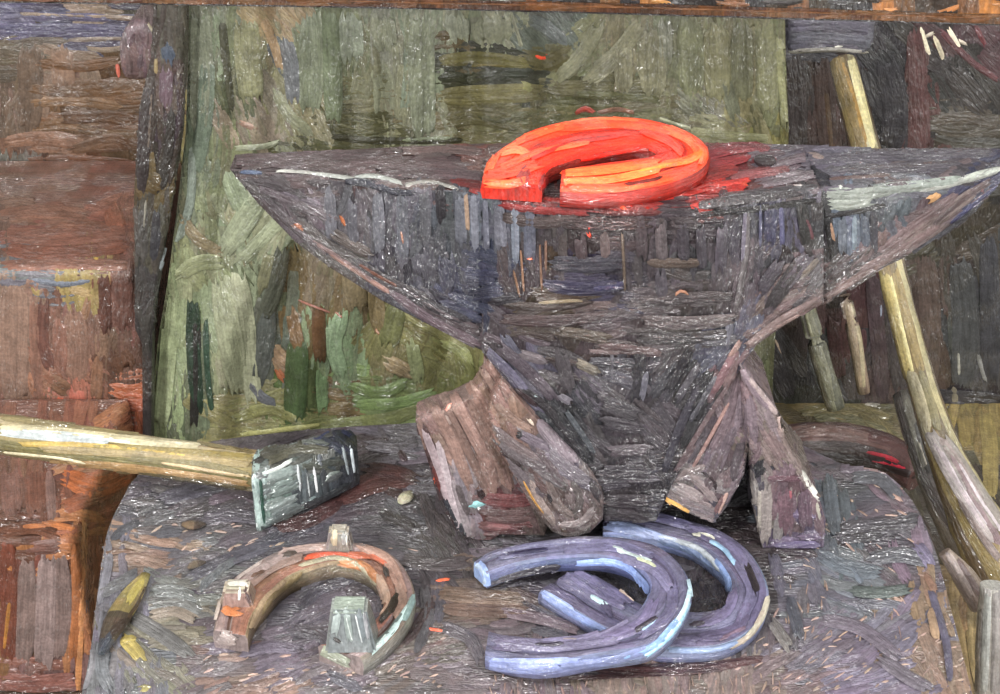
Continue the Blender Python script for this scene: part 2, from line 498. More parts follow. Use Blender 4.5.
fo.lines('''
8e5e48 14 2,214 50,212 90,216
905844 18 4,235 60,238 125,232
8a4e38 16 4,250 60,254 128,246
96583f 20 112,206 118,232
8f5c48 12 4,266 70,264 130,266
6c6c74 6 34,280 65,284 90,280
c09a4c 6 92,262 100,258
9c7f4a 9 34,288 40,296
a08050 10 70,288 92,294
8f6c5a 30 14,285 14,340 16,400
8a5e4c 12 34,300 36,350 38,400
6a4034 14 44,300 42,340 52,370
8a6250 24 74,310 78,345 76,380
8a5a48 16 60,320 62,370
5c3428 12 104,275 106,330
6a4236 20 122,275 124,330
7a5244 16 142,280 142,340
9a6e50 8 88,300 84,320
a06a4c 10 30,375 36,395
7c5438 16 52,380 70,392
b8634c 12 60,400 64,412
b46a58 16 76,388 80,412
8c6044 12 98,360 96,400
64402c 24 120,352 126,372
b4603a 16 112,388 130,392 148,388
c06a4c 20 124,400 146,402
7a4a34 18 100,398 106,414
''')
o = fo.build('brick_forge', 'brick'); tag(o, 'rust red brick forge with a flat ledge at the far left', 'forge')
DP = 1.096; zp = at(40, 540, DP).z
fp = field('''30 490 82543f 90;60 480 7d4a38 90;90 490 a45f3e -20;110 470 a86a44 -30;30 530 6b3d28 0;60 545 b5764e 0;10 600 7a4030 90;40 600 8a6a60 90;60 600 93736a 90
40 650 8a6058 90;80 620 c08058 90;20 680 8f5848 0;80 570 a5623c 90;-60 600 7a4a3a 90;5 640 8a5a34 90;60 440 8a5440 90''')
pl = P().base(box(-.62, at(84, 600, DP).x, DP, DF-.002, ZF, zp, .006), bycol(fp), sub=5)
pl.auto(300, (-100, 395, 150, 700), fp, (7, 14), (24, 55))
pl.lines('''
8a5c4c 20 10,470 12,516
7c4a38 20 34,470 36,516
8a6458 10 50,475 52,520
b06238 22 66,478 95,488 122,478
9c5432 16 62,510 84,500 112,490
6e3c22 14 2,532 35,528 60,536
c07444 8 20,528 50,526 76,530
7a3c24 18 8,545 10,600 8,660
7c4e40 14 30,548 60,546
8a6c64 20 28,560 26,610 24,660
9a7c76 22 48,556 46,610 44,665
8f7068 16 62,560 64,610 60,655
b06a42 12 76,545 78,600 74,660
d08c5c 7 84,520 82,580 80,640 78,690
c8783c 8 6,565 14,570
b87838 6 10,600 4,650
96584a 20 4,682 40,684 78,680
''')
o = pl.build('brick_pillar', 'brick'); tag(o, 'low orange-edged brick block at the bottom left corner', 'brick block')
fpst = field('150 110 3e342c 90;160 180 3a3028 90;155 190 5c4c2c 90;150 230 4a453c 90;160 290 3d3a38 90;165 130 43343a 90;172 50 5a5448 90;170 80 54443e 90;150 50 4a4038 90')
dpo = 1.312
po = P().base(prism([(155, -30), (185, -30), (184, 60), (182, 130), (172, 200), (160, 270), (153, 330), (151, 546), (143, 546), (141, 345), (134, 330), (133, 200), (138, 110), (150, 60)], dpo, dpo+.016), bycol(fpst), sub=2)
po.auto(130, (130, 0, 190, 330), fpst, (6, 12), (25, 60))
po.lines('''
4c5666 14 166,42 170,62
5c4850 14 166,68 166,104
3a3030 12 150,84 146,130 142,190
6a5c50 4 152,90 148,150
2e2824 10 172,110 168,150 162,190
a08c60 4 156,58 156,74
5e4a28 20 150,178 160,188
474440 12 144,210 142,260
38383c 10 158,210 154,260
a8b0b8 4 176,190 170,230 160,270
8a8478 3 146,200 144,230
''')
o = po.build('wooden_post', 'wood'); tag(o, 'dark rough timber post at the left edge of the green cloth', 'post')
# rounded mauve sack hanging beside the post
fs = field('135 40 715a5e 90;140 70 78605c 90')
sk = P().base(prism([(118, 60), (120, 36), (128, 24), (142, 22), (154, 30), (156, 55), (156, 76), (142, 82), (122, 80)], 1.50, DW-.002, .012), bycol(fs), sub=2)
sk.auto(40, (112, 18, 160, 84), fs, (7, 12), (18, 40)); sk.lines('''
b05a70 5 118,50 119,76
e0a050 3 154,50 156,74
a09478 3 148,24 155,36 156,46''')
o = sk.build('cloth_sack', 'cloth'); tag(o, 'small dusty mauve rounded sack hanging beside the dark post', 'sack')

# ================================================================== FRAME RAIL along the top
fr = bpy.data.objects  # noqa
FR = thing('picture_frame', at(500, 5, 1.26), 'dark wooden frame rail with gold flecks running along the top', 'frame')
def rail(top, bot, d0, d1, fld, n, extra='', mat='gilt'):
    X_ = [-160, 0, 165, 330, 500, 660, 830, 1000, 1160]
    bm = prism([(x, top(x)) for x in X_]+[(x, bot(x)) for x in X_[::-1]], d0, d1, .001)
    p = P().base(bm, bycol(fld), sub=4)
    p.auto(n, (-60, -20, 1060, 30), fld, (3, 6), (12, 40), off=(.0003, .001)); p.lines(extra, off=.0014) if extra else None
    return p
def pw(tabl):
    def f(x, y=0):
        if x <= tabl[0][0]: return tabl[0][1]
        for (a, b), (c_, d_) in zip(tabl, tabl[1:]):
            if x <= c_: return b+(d_-b)*(x-a)/(c_-a)
        return tabl[-1][1]
    return f
lo = pw([(-160, 0), (0, 2.5), (330, 7.5), (500, 11), (660, 15.5), (1000, 25.5), (1160, 31)])
mid = pw([(-160, -14), (0, -9), (330, -4), (660, 2.5), (1000, 13), (1160, 18)])
hi = lambda x: -40+x*.02
f1 = field(';'.join('%d 0 %s 0' % (x, random.choice(['2a2422', '3a2c20', '2c2a2c', '7a4c24', 'a87038', '241e1c'])) for x in range(-100, 1100, 14)))
f2 = field(';'.join('%d %d %s 1' % (x, x*.022, random.choice(['5c3414', '7a4a20', '6a3a18', '80501f'])) for x in range(-100, 1100, 25)))
rail(hi, lambda x: mid(x)+2, 1.235, 1.308, f1, 260).build('outer_moulding', 'gilt', FR)
rail(mid, lo, 1.25, 1.308, f2, 160, '''
1c1210 2.5 0,2 330,7 500,10.5
1c1210 2.5 500,10.5 660,15 1000,25
8c5a2c 2 350,1 660,8 990,18''').build('inner_lip', 'gilt', FR)

# shelf slab on the right
fsh = field('820 30 54515c 0;850 40 5c5a66 0')
sh = P().base(prism([(787, 14), (876, 16), (874, 44), (866, 54), (788, 52)], 1.52, DW-.002), bycol(fsh), sub=2)
sh.auto(40, (780, 10, 880, 56), fsh, (7, 12), (25, 50)); sh.lines('''
565260 14 790,26 830,24 872,30
605e6c 12 792,38 830,38 868,40
98948c 4 788,51 830,49 866,52
d8d4c8 3 834,47 842,46''')
o = sh.build('shelf', 'wood'); tag(o, 'grey blue shelf board high on the wall right of the canvas', 'shelf')

# ================================================================== POLES AND STICKS
def rod(name, px, rads, cols, label, cat, d=None, z=None, mat='wood', strokes='', n=12, sq=(1, 1)):
    pts = [at(x, y, dd) for (x, y), dd in zip(px, d)]
    m = max(12, len(pts)*5); q = resamp(pts, m)
    rr = [rads[min(len(rads)-2, int(i/(m-1)*(len(rads)-1)))] for i in range(m)]
    rr = []
    for i in range(m):
        t = i/(m-1)*(len(rads)-1); k = min(len(rads)-2, int(t)); rr.append(rads[k]*(1-t+k)+rads[k+1]*(t-k))
    cl = [lin(x) for x in cols]
    tab_ = [[jit(random.choice(cl), .08)] for _ in range(n)]
    p = tube(q, rr, n, sq, lambda i, j: tab_[j][0])
    if strokes: p.lines(strokes, off=.0012)
    o = p.build(name, mat); tag(o, label, cat, 'short slats leaning on the dark wall' if cat == 'slat' else None); return o
rod('wooden_pole', [(843, 62), (848, 84), (866, 150), (882, 210), (893, 275), (915, 360), (940, 440), (968, 505), (1010, 590)],
    [.014, .015, .015, .0135, .0135, .014, .017, .026, .028], ['a8935c', '8a7445', 'b8a878', '7a6848', '9a8450'],
    'long pale wooden pole leaning behind the anvil and reaching the floor at right', 'pole',
    d=[1.43, 1.41, 1.36, 1.30, 1.24, 1.19, 1.13, 1.09, 1.06], strokes='''
8a7440 12 838,54 850,100 866,152
ece0a8 9 850,56 860,95 873,148
b08a48 5 842,60 854,100 868,150
c8c098 5 866,140 870,154
c0ae74 12 884,272 896,320 908,372
9a8450 9 895,270 910,330 922,372
d4c890 5 890,276 902,330 912,370
8a7848 5 884,290 896,340 906,380
b8ac88 12 910,370 920,400 928,432
8a8058 9 920,372 930,400 938,430
b0a4a0 14 928,430 945,460 965,495
a8948e 12 940,438 962,470 985,510
c8b8bc 8 934,440 958,484 985,530
9c8284 9 950,455 975,500 1000,545
a89c94 16 944,440 966,476 1000,526
d8ccce 5 958,462 980,500 1000,530
b8acaa 12 930,436 956,484 992,540
d0c4c8 4 942,450 966,494 992,532
8e7c78 8 960,500 985,540 1000,560''')
rod('dark_pole', [(903, 395), (918, 440), (938, 490), (965, 545), (1000, 600)], [.012, .014, .018, .02, .02],
    ['4a4440', '5c5450', '3c3634', '6a6258'], 'dark weathered stick lying close along the left of the pale pole', 'pole',
    d=[1.32, 1.27, 1.23, 1.21, 1.19], strokes='''
6a6658 9 906,400 918,440 926,470
3a3632 8 914,420 926,460 945,500
5a504c 10 930,470 950,510 975,545
34302e 8 950,505 970,545 985,570
b0a898 3 918,440 928,468''')
rod('wooden_stick', [(806, 305), (818, 350), (836, 408)], [.011, .012, .012], ['8c8a70', '7a7a66', 'a09c80'],
    'pale grey-green slat leaning on the dark wall, left of the pinkish one', 'slat', d=[1.60, 1.58, 1.56], strokes='''
9c9a7c 9 808,312 820,352 832,400
7c7c68 7 815,312 828,356 838,400
b8b490 4 806,312 816,350''')
rod('wooden_stick', [(845, 295), (855, 340), (864, 392)], [.008, .009, .008], ['b09880', 'a08870', 'c4b094'],
    'short pinkish cream slat leaning on the dark wall, nearest the long pole', 'slat', d=[1.61, 1.59, 1.58], strokes='''
c0a888 7 847,300 854,340 860,388
c8b890 4 851,304 860,340 864,386
7a5450 5 838,312 846,356 852,390''')
rod('wooden_stake', [(994, 585), (990, 640), (990, 720)], [.012, .013, .013], ['b0aca4', '9c9894', 'c8c4bc'],
    'pale grey upright stake at the bottom right corner', 'stake', d=[1.0, .985, .97], strokes='''
c8c8c4 8 988,594 986,640 984,692
a8a09c 8 996,590 996,640 994,692
8c8478 4 980,610 978,650 976,690''')
rod('wood_offcut', [(944, 552), (962, 574), (982, 604)], [.006, .011, .012], ['b09c98', '9c8a88', 'a89488'],
    'short pinkish wood offcut pointing up beside the pale stake', 'offcut', d=[1.05, 1.04, 1.03], strokes='''
c0aca8 7 948,554 960,574 972,596
8a7470 6 958,560 972,582 984,600''')
# charred log behind the stump
rod('charred_log', [(770, 455), (800, 447), (850, 448), (890, 458), (918, 476)], [.026, .029, .029, .027, .02], ['4a2c28', '2c2224', '5c3c38'],
    'dark reddish charred log lying behind the right edge of the stump', 'log', d=[1.42, 1.42, 1.41, 1.39, 1.36], strokes='''
7a5c54 12 776,436 820,430 870,438
3a2624 14 778,450 830,446 890,456
2a2024 12 780,462 840,458 900,468
6a4840 5 800,440 850,440 890,450
b02838 5 866,452 884,456 898,462
d03048 4 870,460 890,464 904,468
301c1c 8 860,462 890,468 914,476''')

# ================================================================== STUMP
outline = [(130, 484), (160, 455), (220, 440), (330, 428), (450, 422), (600, 418), (720, 420), (790, 440), (840, 463), (885, 474), (915, 505), (935, 550), (950, 605), (972, 694), (985, 770), (940, 860), (800, 940),
           (500, 970), (220, 930), (90, 840), (66, 760), (82, 694), (92, 640), (98, 590), (108, 530)]
pts = [tab(x, y, 0) for x, y in outline]
pts2 = crom([Vector((p.x, p.y)) for p in pts]+[Vector((pts[0].x, pts[0].y))], .012)[:-1]
bm = bmesh.new(); top = [bm.verts.new((p.x, p.y, 0)) for p in pts2]; cen = sum(pts2, Vector((0, 0)))/len(pts2)
rings = [top]
for zz, k in ((-.01, 1.0), (-.1, .985), (-.2, .97), (-.3, .975), (ZF, 1.0)):
    rings.append([bm.verts.new((cen.x+(p.x-cen.x)*k*(1+.012*math.sin(i*.9)), cen.y+(p.y-cen.y)*k*(1+.012*math.sin(i*.9)), zz)) for i, p in enumerate(pts2)])
n = len(top)
for a, b in zip(rings, rings[1:]):
    for i in range(n): bm.faces.new((a[i], b[i], b[(i+1) % n], a[(i+1) % n]))
inner = top
for k in (.8, .6, .4, .2):
    ring = [bm.verts.new((cen.x+(p.x-cen.x)*k, cen.y+(p.y-cen.y)*k, 0)) for p in pts2]
    for i in range(n): bm.faces.new((inner[i], inner[(i+1) % n], ring[(i+1) % n], ring[i]))
    inner = ring
bm.faces.new(inner)
fst = field('''130 500 635f63 0;170 480 625c63 0;160 520 5a5a60 -20;230 500 5c565e -20;200 560 656468 -20;160 545 8a7566 10;110 560 6a6a72 90;105 600 75747e 90;180 590 6c6e6c 0
180 620 7a7466 0;150 660 7a776c 40;220 660 6d6468 -20;240 680 8a7068 -20;130 680 75757c 90;300 600 5b5661 -20;320 570 504c56 -20;300 560 4d4a55 -20;270 640 6c6270 -20
350 680 6f666c -15;420 600 5e5a62 90;450 600 6a5c56 0;480 600 6a5a52 0;430 650 6a605c -20;450 680 6d6468 0;400 540 4d4a50 0;390 440 6b6570 0;370 470 4a4048 -20
550 690 7a6c70 90;620 685 85766f 90;700 685 857672 90;650 690 8a7872 90;780 600 5f5a60 90;800 580 656470 70;850 580 656872 20;830 640 6a6472 -30;900 640 706a7a -40
800 690 75656a -30;880 690 746c80 -20;935 650 8a7668 70;935 600 8a7460 80;850 500 5c5860 -20;830 520 5e6670 80;880 530 4d4a52 -5;900 560 625c64 40;900 490 6a5c66 30
860 470 6b5f6a 15;925 560 7a6a78 70;780 560 3a3034 0;520 560 5c5660 0;580 600 55505c 20;600 560 4a4650 0;200 450 6a6268 0;650 430 4c474c 0;500 640 665c60 0
430 540 4a4448 60;700 600 3a3438 90''')
st = P().base(bm, lambda c_, n_: jit(tuple(q*.85 for q in (fst(*proj(c_))[0] if n_.z > .5 else lin(random.choice(['5a4638', '4a382c', '6a5444'])))), .06))
st.auto(1500, (60, 415, 990, 760), fst, (7, 14), (20, 52), off=(.0003, .0012), ja=.12)
under = field('0 0 b8977f 0')
for (x0, y0, x1, y1, k, a) in ((480, 668, 780, 694, 60, 85), (200, 640, 440, 694, 60, -25), (700, 620, 960, 694, 80, -30), (150, 525, 260, 560, 16, -20), (800, 480, 920, 600, 40, 30), (240, 545, 420, 560, 10, 0), (780, 580, 900, 640, 30, 80)):
    for _ in range(k):
        x = random.uniform(x0, x1); y = random.uniform(y0, y1); aa = R(a+random.gauss(0, 14)); l = random.uniform(4, 13)
        st.stroke([(x, y), (x+math.cos(aa)*l, y+math.sin(aa)*l)], random.uniform(1.2, 3), jit(lin('a58c80'), .2), .0017)
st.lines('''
55565e 12 102,506 120,510 138,514
4d4f57 9 112,540 124,530 140,522
6a5040 5 96,556 120,552 134,552
7c7e88 14 100,520 106,560 98,600
88888f 9 86,620 92,660 84,690
5c4034 7 88,600 90,630
62646a 12 98,596 120,584 134,574
74787a 14 150,592 175,592 196,600
6c706e 12 150,606 180,604 200,612
8c8074 12 150,616 175,612 198,622
6a6a6a 16 130,616 160,634 190,656
787a80 14 104,640 102,670 110,690
b0a054 14 124,640 134,650 142,660
a89648 10 122,642 136,640
9c9450 8 140,690 150,688
5c5a64 16 160,500 200,490 240,484
706470 12 210,502 235,494 255,500
5d5a66 14 200,520 235,516 262,520
54525e 14 190,578 230,560 268,546
656a70 10 200,590 220,570 236,560
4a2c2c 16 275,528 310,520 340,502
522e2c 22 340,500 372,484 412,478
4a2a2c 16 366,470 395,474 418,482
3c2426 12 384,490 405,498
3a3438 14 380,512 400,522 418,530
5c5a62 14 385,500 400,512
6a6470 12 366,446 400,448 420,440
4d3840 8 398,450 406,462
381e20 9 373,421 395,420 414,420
4a4852 14 296,590 330,574 364,576
46444f 12 300,612 320,590 350,580
5e5866 16 300,620 330,604 350,596
58525e 14 290,630 320,636 330,650
6a6272 12 240,655 270,648 300,650
5a5866 12 330,676 360,690
4a3c3c 12 400,646 420,625 432,600
5a585c 12 424,590 428,620 418,650
705c4e 16 440,594 480,598 525,600
685448 14 444,610 490,612 530,612
e0643c 3 436,582 450,580
e06040 3 426,630 444,632
625c64 14 440,626 470,640 480,660
50484c 14 400,560 440,566 470,562
5a4c4c 10 510,590 560,612 600,630
6e6068 12 500,612 550,622 580,632
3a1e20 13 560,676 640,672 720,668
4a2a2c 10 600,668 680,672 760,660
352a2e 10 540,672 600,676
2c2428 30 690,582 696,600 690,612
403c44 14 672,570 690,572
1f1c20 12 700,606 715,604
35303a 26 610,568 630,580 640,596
3c3844 14 500,584 530,578 560,570
2c2024 10 770,550 800,552 815,556
4d4a54 16 836,532 870,528 905,526
424048 12 840,540 880,536
67707a 14 828,480 832,510 836,535
5c646c 12 842,490 846,520
5e6068 14 850,478 880,480 900,500
746a78 10 840,470 880,472 905,490
a08478 4 890,495 902,502
8a7474 6 860,470 890,476 915,490
626a76 16 820,556 850,570 880,574
6c7684 8 850,566 862,584
5e5e68 16 870,560 900,556 926,562
55605e 12 850,592 880,594 910,590
4c505a 12 790,600 800,640
74706e 12 770,620 790,650
6a6470 14 820,620 860,630 900,660
6c6672 14 880,660 910,680 930,690
5c5a70 8 930,590 945,640 950,680
4e4c62 8 952,600 966,640 975,690
5a3428 9 943,578 952,580
8a6c5c 8 925,575 935,592
75708a 14 915,545 930,565
a88c70 9 930,610 936,640
''', off=.0019)  # dark strokes by the hammer head and around the shoes are painted shadow
o = st.build('tree_stump', 'stump'); tag(o, 'broad grey worn chopping block top that the anvil and shoes rest on', 'stump')

# ================================================================== ANVIL
AN = thing('anvil', Vector((.02, .88, 0)), 'dark iron anvil with two pointed ends and splayed feet on the stump', 'anvil')
def pw(tabl):
    def f(x, y=0):
        if x <= tabl[0][0]: return tabl[0][1]
        for (a, b), (c_, d_) in zip(tabl, tabl[1:]):
            if x <= c_: return b+(d_-b)*(x-a)/(c_-a)
        return tabl[-1][1]
    return f
def dy(y, z=.28): return tab(500, y, z).y
TF = [(236, dy(171)), (300, dy(176)), (400, dy(186)), (480, dy(193)), (512, dy(204)), (600, dy(211)), (700, dy(207)), (760, dy(199)), (822, dy(190)), (900, dy(184)), (960, dy(176)), (1020, dy(168))]
TB = [(236, dy(156)), (340, dy(149)), (440, dy(144)), (600, dy(141)), (800, dy(143)), (900, dy(148)), (1020, dy(148))]
yf, yb = pw(TF), pw(TB)
def topy(x):            # pixel row of the top front edge (z=.28)
    return pw([(236, 171), (300, 176), (400, 186), (480, 193), (512, 204), (600, 211), (700, 207), (760, 199), (822, 190), (900, 184), (960, 176), (1020, 168)])(x)
IR = 1
fa = field('''270 190 4d4548 40;300 210 5b5258 60;350 220 5d5a60 90;370 250 4a4850 90;400 230 5e5d66 90;450 220 4d5058 90;430 260 45454f 90;480 220 5f6470 90;420 300 3c3a45 30
350 270 504a48 35;500 230 545864 90;480 290 35384e 20;550 220 4a4448 90;530 260 4d4448 90;600 225 3d3335 0;640 240 50484c 90;620 270 3d3842 0;600 290 3a364a 0;560 305 4a3c30 0
650 260 4e4a50 90;700 240 48464d 90;690 220 3a3238 0;740 240 4b4850 90;770 220 4d4c5c 90;800 240 3d3838 60;790 270 4c454c 135;680 300 4a4344 0;640 320 50474a 0;560 330 4c423e 0
600 345 55484a 0;500 340 4e454c 35;520 370 5c5a6a 50;560 370 514a4c 20;600 380 55505a 40;660 380 434148 120;700 370 4a4648 120;700 400 3d3b40 120;650 430 4d484c 40;610 430 49444a 40
620 470 453f46 0;650 490 3f3a40 0;570 420 37373c 60;720 350 585868 120;735 380 7a6468 120;740 280 5a5258 95;850 230 667080 90;880 220 5a6068 70;830 230 3d3c40 90;860 260 50484a 145
920 220 6a5a5c 145;880 250 6c5a5c 145;820 290 6a585a 145;960 200 6d5c60 145;980 195 3a3c55 145;780 320 6b5a58 145;900 202 6b7078 0
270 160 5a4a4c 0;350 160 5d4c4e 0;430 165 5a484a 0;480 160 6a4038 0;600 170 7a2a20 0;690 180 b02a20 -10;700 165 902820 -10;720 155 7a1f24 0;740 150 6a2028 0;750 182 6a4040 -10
780 180 66585e -8;800 165 5a5460 0;850 165 5a5662 0;900 160 504a55 0;950 155 4d4850 0;830 160 5c5868 0;880 175 5f5458 0;300 165 5a4c50 0''')  # reds on the top face colour in the hot shoe's glow
IRON_V = []; IRON_F = []
def apart(px, f_, b_, name, n, bbox, lines='', bev=.0009, w_=(7, 14), l_=(20, 50), sub=3, fld=None, off=.002):
    p = P().base(prism(px, f_, b_, bev, True), bycol(fld or fa, .8), sub=sub)
    if name in ('horn', 'body'):                         # let paint run across the joint between horn and body
        k = len(IRON_V); IRON_V.extend(p.v); IRON_F.extend([[k+i for i in f] for f in p.f]); p.bvh = BVHTree.FromPolygons(IRON_V, IRON_F, epsilon=0)
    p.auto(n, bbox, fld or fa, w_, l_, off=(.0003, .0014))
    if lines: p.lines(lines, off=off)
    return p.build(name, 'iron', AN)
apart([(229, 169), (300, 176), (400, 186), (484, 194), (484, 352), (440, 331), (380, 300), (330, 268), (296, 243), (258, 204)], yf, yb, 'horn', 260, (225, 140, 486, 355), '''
5c4c50 12 232,162 300,158 380,156
5e4d50 12 300,166 380,164 470,168
64504e 10 400,152 450,150 486,154
5a484c 12 380,172 440,174 486,178
4a5a78 3 240,172 262,173
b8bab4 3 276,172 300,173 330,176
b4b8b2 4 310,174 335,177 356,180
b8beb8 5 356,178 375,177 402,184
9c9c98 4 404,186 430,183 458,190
1e2030 7 346,181 370,184 396,192 416,192
3c3438 9 246,178 280,188 310,200
5a5056 12 258,186 300,204 340,222
67606a 8 280,190 320,205
40383c 8 310,182 330,184
6b6c74 12 330,190 332,240
5f5f68 12 352,200 354,245
6c6e78 12 378,195 380,250
60626c 12 402,195 404,255
565860 12 425,190 426,245
2c2a30 10 440,185 442,220
686c78 12 460,195 462,245
7a808c 8 474,195 476,250
a89078 5 466,195 468,230
c07040 4 340,214 346,226
a87860 3 401,228 404,244
4c4c56 20 420,250 424,275
3c3e50 18 446,255 450,290
34364c 14 465,285 484,280
5c5450 12 330,230 352,244 372,254
4c4644 12 300,222 330,246 360,262
a85c28 7 282,216 294,224 308,231
3a3034 7 292,208 306,216
7c6464 7 310,238 340,256 376,282
9a7468 6 330,252 360,272 390,292
6c3c24 7 358,262 380,275 400,286
3a3438 12 350,258 390,282 430,300
2c2830 12 400,285 430,305 470,322
5c4c54 10 390,290 430,318 480,344
483c40 12 420,300 450,318 482,332
4a4248 10 262,196 290,222 320,246
''')  # whitish strokes along the top edge are highlights put into the colour
apart([(482, 194), (512, 204), (600, 211), (700, 207), (760, 199), (824, 190), (824, 304), (790, 322), (756, 346), (738, 374), (702, 434), (672, 486), (656, 522), (604, 522), (588, 470), (560, 444), (530, 412), (500, 374), (482, 352)],  # red strokes on the face paint glow spilled from the hot shoe
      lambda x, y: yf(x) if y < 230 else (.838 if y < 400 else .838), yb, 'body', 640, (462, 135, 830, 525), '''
5c4440 12 484,152 520,148 560,150
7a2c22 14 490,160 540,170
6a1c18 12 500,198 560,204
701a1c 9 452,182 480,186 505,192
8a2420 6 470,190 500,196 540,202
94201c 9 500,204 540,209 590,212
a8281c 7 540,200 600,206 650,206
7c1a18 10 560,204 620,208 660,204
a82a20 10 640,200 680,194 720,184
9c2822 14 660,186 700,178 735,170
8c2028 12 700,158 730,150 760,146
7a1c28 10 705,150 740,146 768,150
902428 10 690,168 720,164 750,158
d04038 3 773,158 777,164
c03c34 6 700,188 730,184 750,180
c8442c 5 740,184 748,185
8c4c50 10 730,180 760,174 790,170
6c6068 10 770,168 795,160 815,158
7c7078 9 760,186 790,180 818,174
8a8088 8 776,178 800,176
3a3438 10 700,206 740,200 800,192
4c4a50 9 720,198 770,194 815,188
dcd8d8 5 794,187 806,188
1e1c1e 7 700,214 760,208 815,200
5a1c1c 7 600,212 660,212
6a6c78 12 500,205 502,250
7c8494 8 515,208 516,260
5c6070 12 530,212 530,260
4c4040 12 500,216 540,222 580,218
6c7080 6 486,200 488,250
3a2c2c 14 560,222 610,224 650,222
54484c 12 580,235 582,262
6a5c5c 10 604,232 606,258
ff5038 4 584,228 594,226
ff5c40 4 588,232 590,236
f08060 3 527,258 533,258
e05a38 3 620,208 626,209
9a7458 2.5 514,270 520,296
a0785c 2.5 521,250 524,290
8c6c54 2.5 540,244 542,290
7c6050 3 546,240 546,270
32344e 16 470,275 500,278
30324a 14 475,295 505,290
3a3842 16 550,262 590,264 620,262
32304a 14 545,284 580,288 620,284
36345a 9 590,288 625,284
433832 9 505,304 550,306 590,300
8a7c60 4 540,302 570,300 586,300
2c2830 12 490,300 520,296
50484c 12 640,215 642,258
5e565a 12 660,225 662,262
46424a 12 682,220 684,262
3a3236 14 670,222 700,224
7c6c60 3 622,232 625,290
5a4c44 10 650,262 700,262
504c54 12 660,270 662,300
9c6c4c 3 670,300 680,290 692,296
48444c 10 700,225 702,270
58545e 12 722,225 720,270
747080 5 745,210 742,260
3c3c58 12 770,205 770,245
54567a 5 780,205 782,245
6a6c88 4 760,205 760,245
6a6468 6 747,210 744,260 735,310
2c2c2c 12 800,200 806,240
5c3a40 5 804,215 812,240
504a54 14 780,262 760,290
5a525c 14 810,252 780,290
383438 14 800,260 770,305
70645c 8 815,260 800,276
4c3c3c 12 500,318 550,320 600,316
54483e 12 560,330 610,338
5c4848 10 600,345 660,352
453c3e 12 640,300 700,296 730,296
564c4c 14 640,320 690,322 735,318
3c3638 12 640,338 700,336 730,332
6a5a5a 5 590,350 620,352
5a5860 14 700,338 735,338
6a6c7a 8 730,320 726,346
58505a 12 500,345 530,372 556,400
66627a 10 488,350 510,372 530,396
70686c 10 520,352 545,360
3e3c44 10 590,360 640,362
504c50 14 560,350 570,390
787064 10 575,360 600,372
4a4750 14 600,370 640,385
6c6c74 4 612,350 612,380
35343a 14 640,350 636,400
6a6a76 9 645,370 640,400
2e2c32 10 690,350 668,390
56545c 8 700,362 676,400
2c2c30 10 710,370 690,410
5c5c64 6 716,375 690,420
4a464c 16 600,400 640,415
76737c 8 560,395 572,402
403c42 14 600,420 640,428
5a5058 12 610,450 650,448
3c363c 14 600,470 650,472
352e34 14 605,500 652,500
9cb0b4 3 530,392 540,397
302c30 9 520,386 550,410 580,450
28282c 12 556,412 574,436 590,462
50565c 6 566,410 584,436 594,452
3a2c30 9 516,385 536,402
88666a 9 735,350 722,374 712,392
9c7c74 6 740,340 728,358
7a6664 9 816,300 780,320 745,346
8c7470 6 800,312 770,328 745,344
42404a 9 700,385 682,420 664,470
6c5a5c 7 728,385 700,430 676,470
''')
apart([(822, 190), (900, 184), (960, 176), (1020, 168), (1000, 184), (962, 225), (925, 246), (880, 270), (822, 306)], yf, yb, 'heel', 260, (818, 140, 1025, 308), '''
5c5866 12 800,160 850,160 890,162
54505c 12 860,156 920,156 990,154
5a5560 10 840,172 900,168 960,164
66504e 4 830,180 890,176
282834 14 806,168 818,178 830,184
8a7c78 8 808,156 826,160
8d958e 12 828,194 860,194 890,190
949c94 12 828,204 850,204 872,200
8a948e 10 870,190 920,186 960,180
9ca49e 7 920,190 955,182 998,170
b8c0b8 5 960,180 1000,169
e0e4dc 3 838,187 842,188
2c2c30 6 826,216 860,210 886,204
c8a070 8 928,200 940,192
68707c 9 842,216 842,252
8494a0 5 854,216 854,250
5a6472 9 864,214 866,248
42424a 9 872,210 874,250
5c646c 12 892,204 886,222
58626a 14 905,200 900,216
2a2a2c 7 828,222 830,258
b08c74 5 829,222 833,240
6c5a58 10 882,228 880,248
4a4246 12 850,262 830,280
70625e 13 975,190 940,216 900,244
6c5a5c 13 955,196 920,222 880,252
7a6666 10 940,222 900,248 860,270
745e5c 10 900,250 860,276 822,300
5e4e50 8 990,180 960,200 930,226
8a7672 5 880,262 850,282 822,298
34345a 5 996,186 975,202 950,222
c8c4e0 3 978,202 968,208
2a2830 6 985,200 950,228 905,258
463c3c 6 905,256 870,274 830,300
8c5a60 4 980,186 982,192
''')
ffoot = field('''450 430 836a62 60;470 400 8a7068 60;500 400 84695e 60;520 430 80665e 60;445 480 8a7d80 75;470 520 7a7074 80;440 520 3a3438 70;430 470 4d3838 80;490 470 7c625a 70;500 520 5c3a3a 0
540 470 5e5556 40;570 500 6a5d5c 60;560 440 6c646c 30;540 500 5c4c48 60;700 440 6c6268 120;720 470 6a5c60 120;690 490 74696a 20;750 400 7c6c70 60;770 450 7a6c68 60;790 500 6a565c 90;800 530 5f5268 0;765 510 7d7572 90;740 500 45424a 80''')
apart([(585, 400), (730, 400), (775, 470), (780, 530), (590, 522), (560, 470)], .885, .935, 'base', 60, (555, 400, 785, 535), '''
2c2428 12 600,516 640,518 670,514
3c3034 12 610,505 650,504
3a1e1e 8 604,512 640,510''', fld=field('600 480 38323a 0;700 500 3a363c 0'))
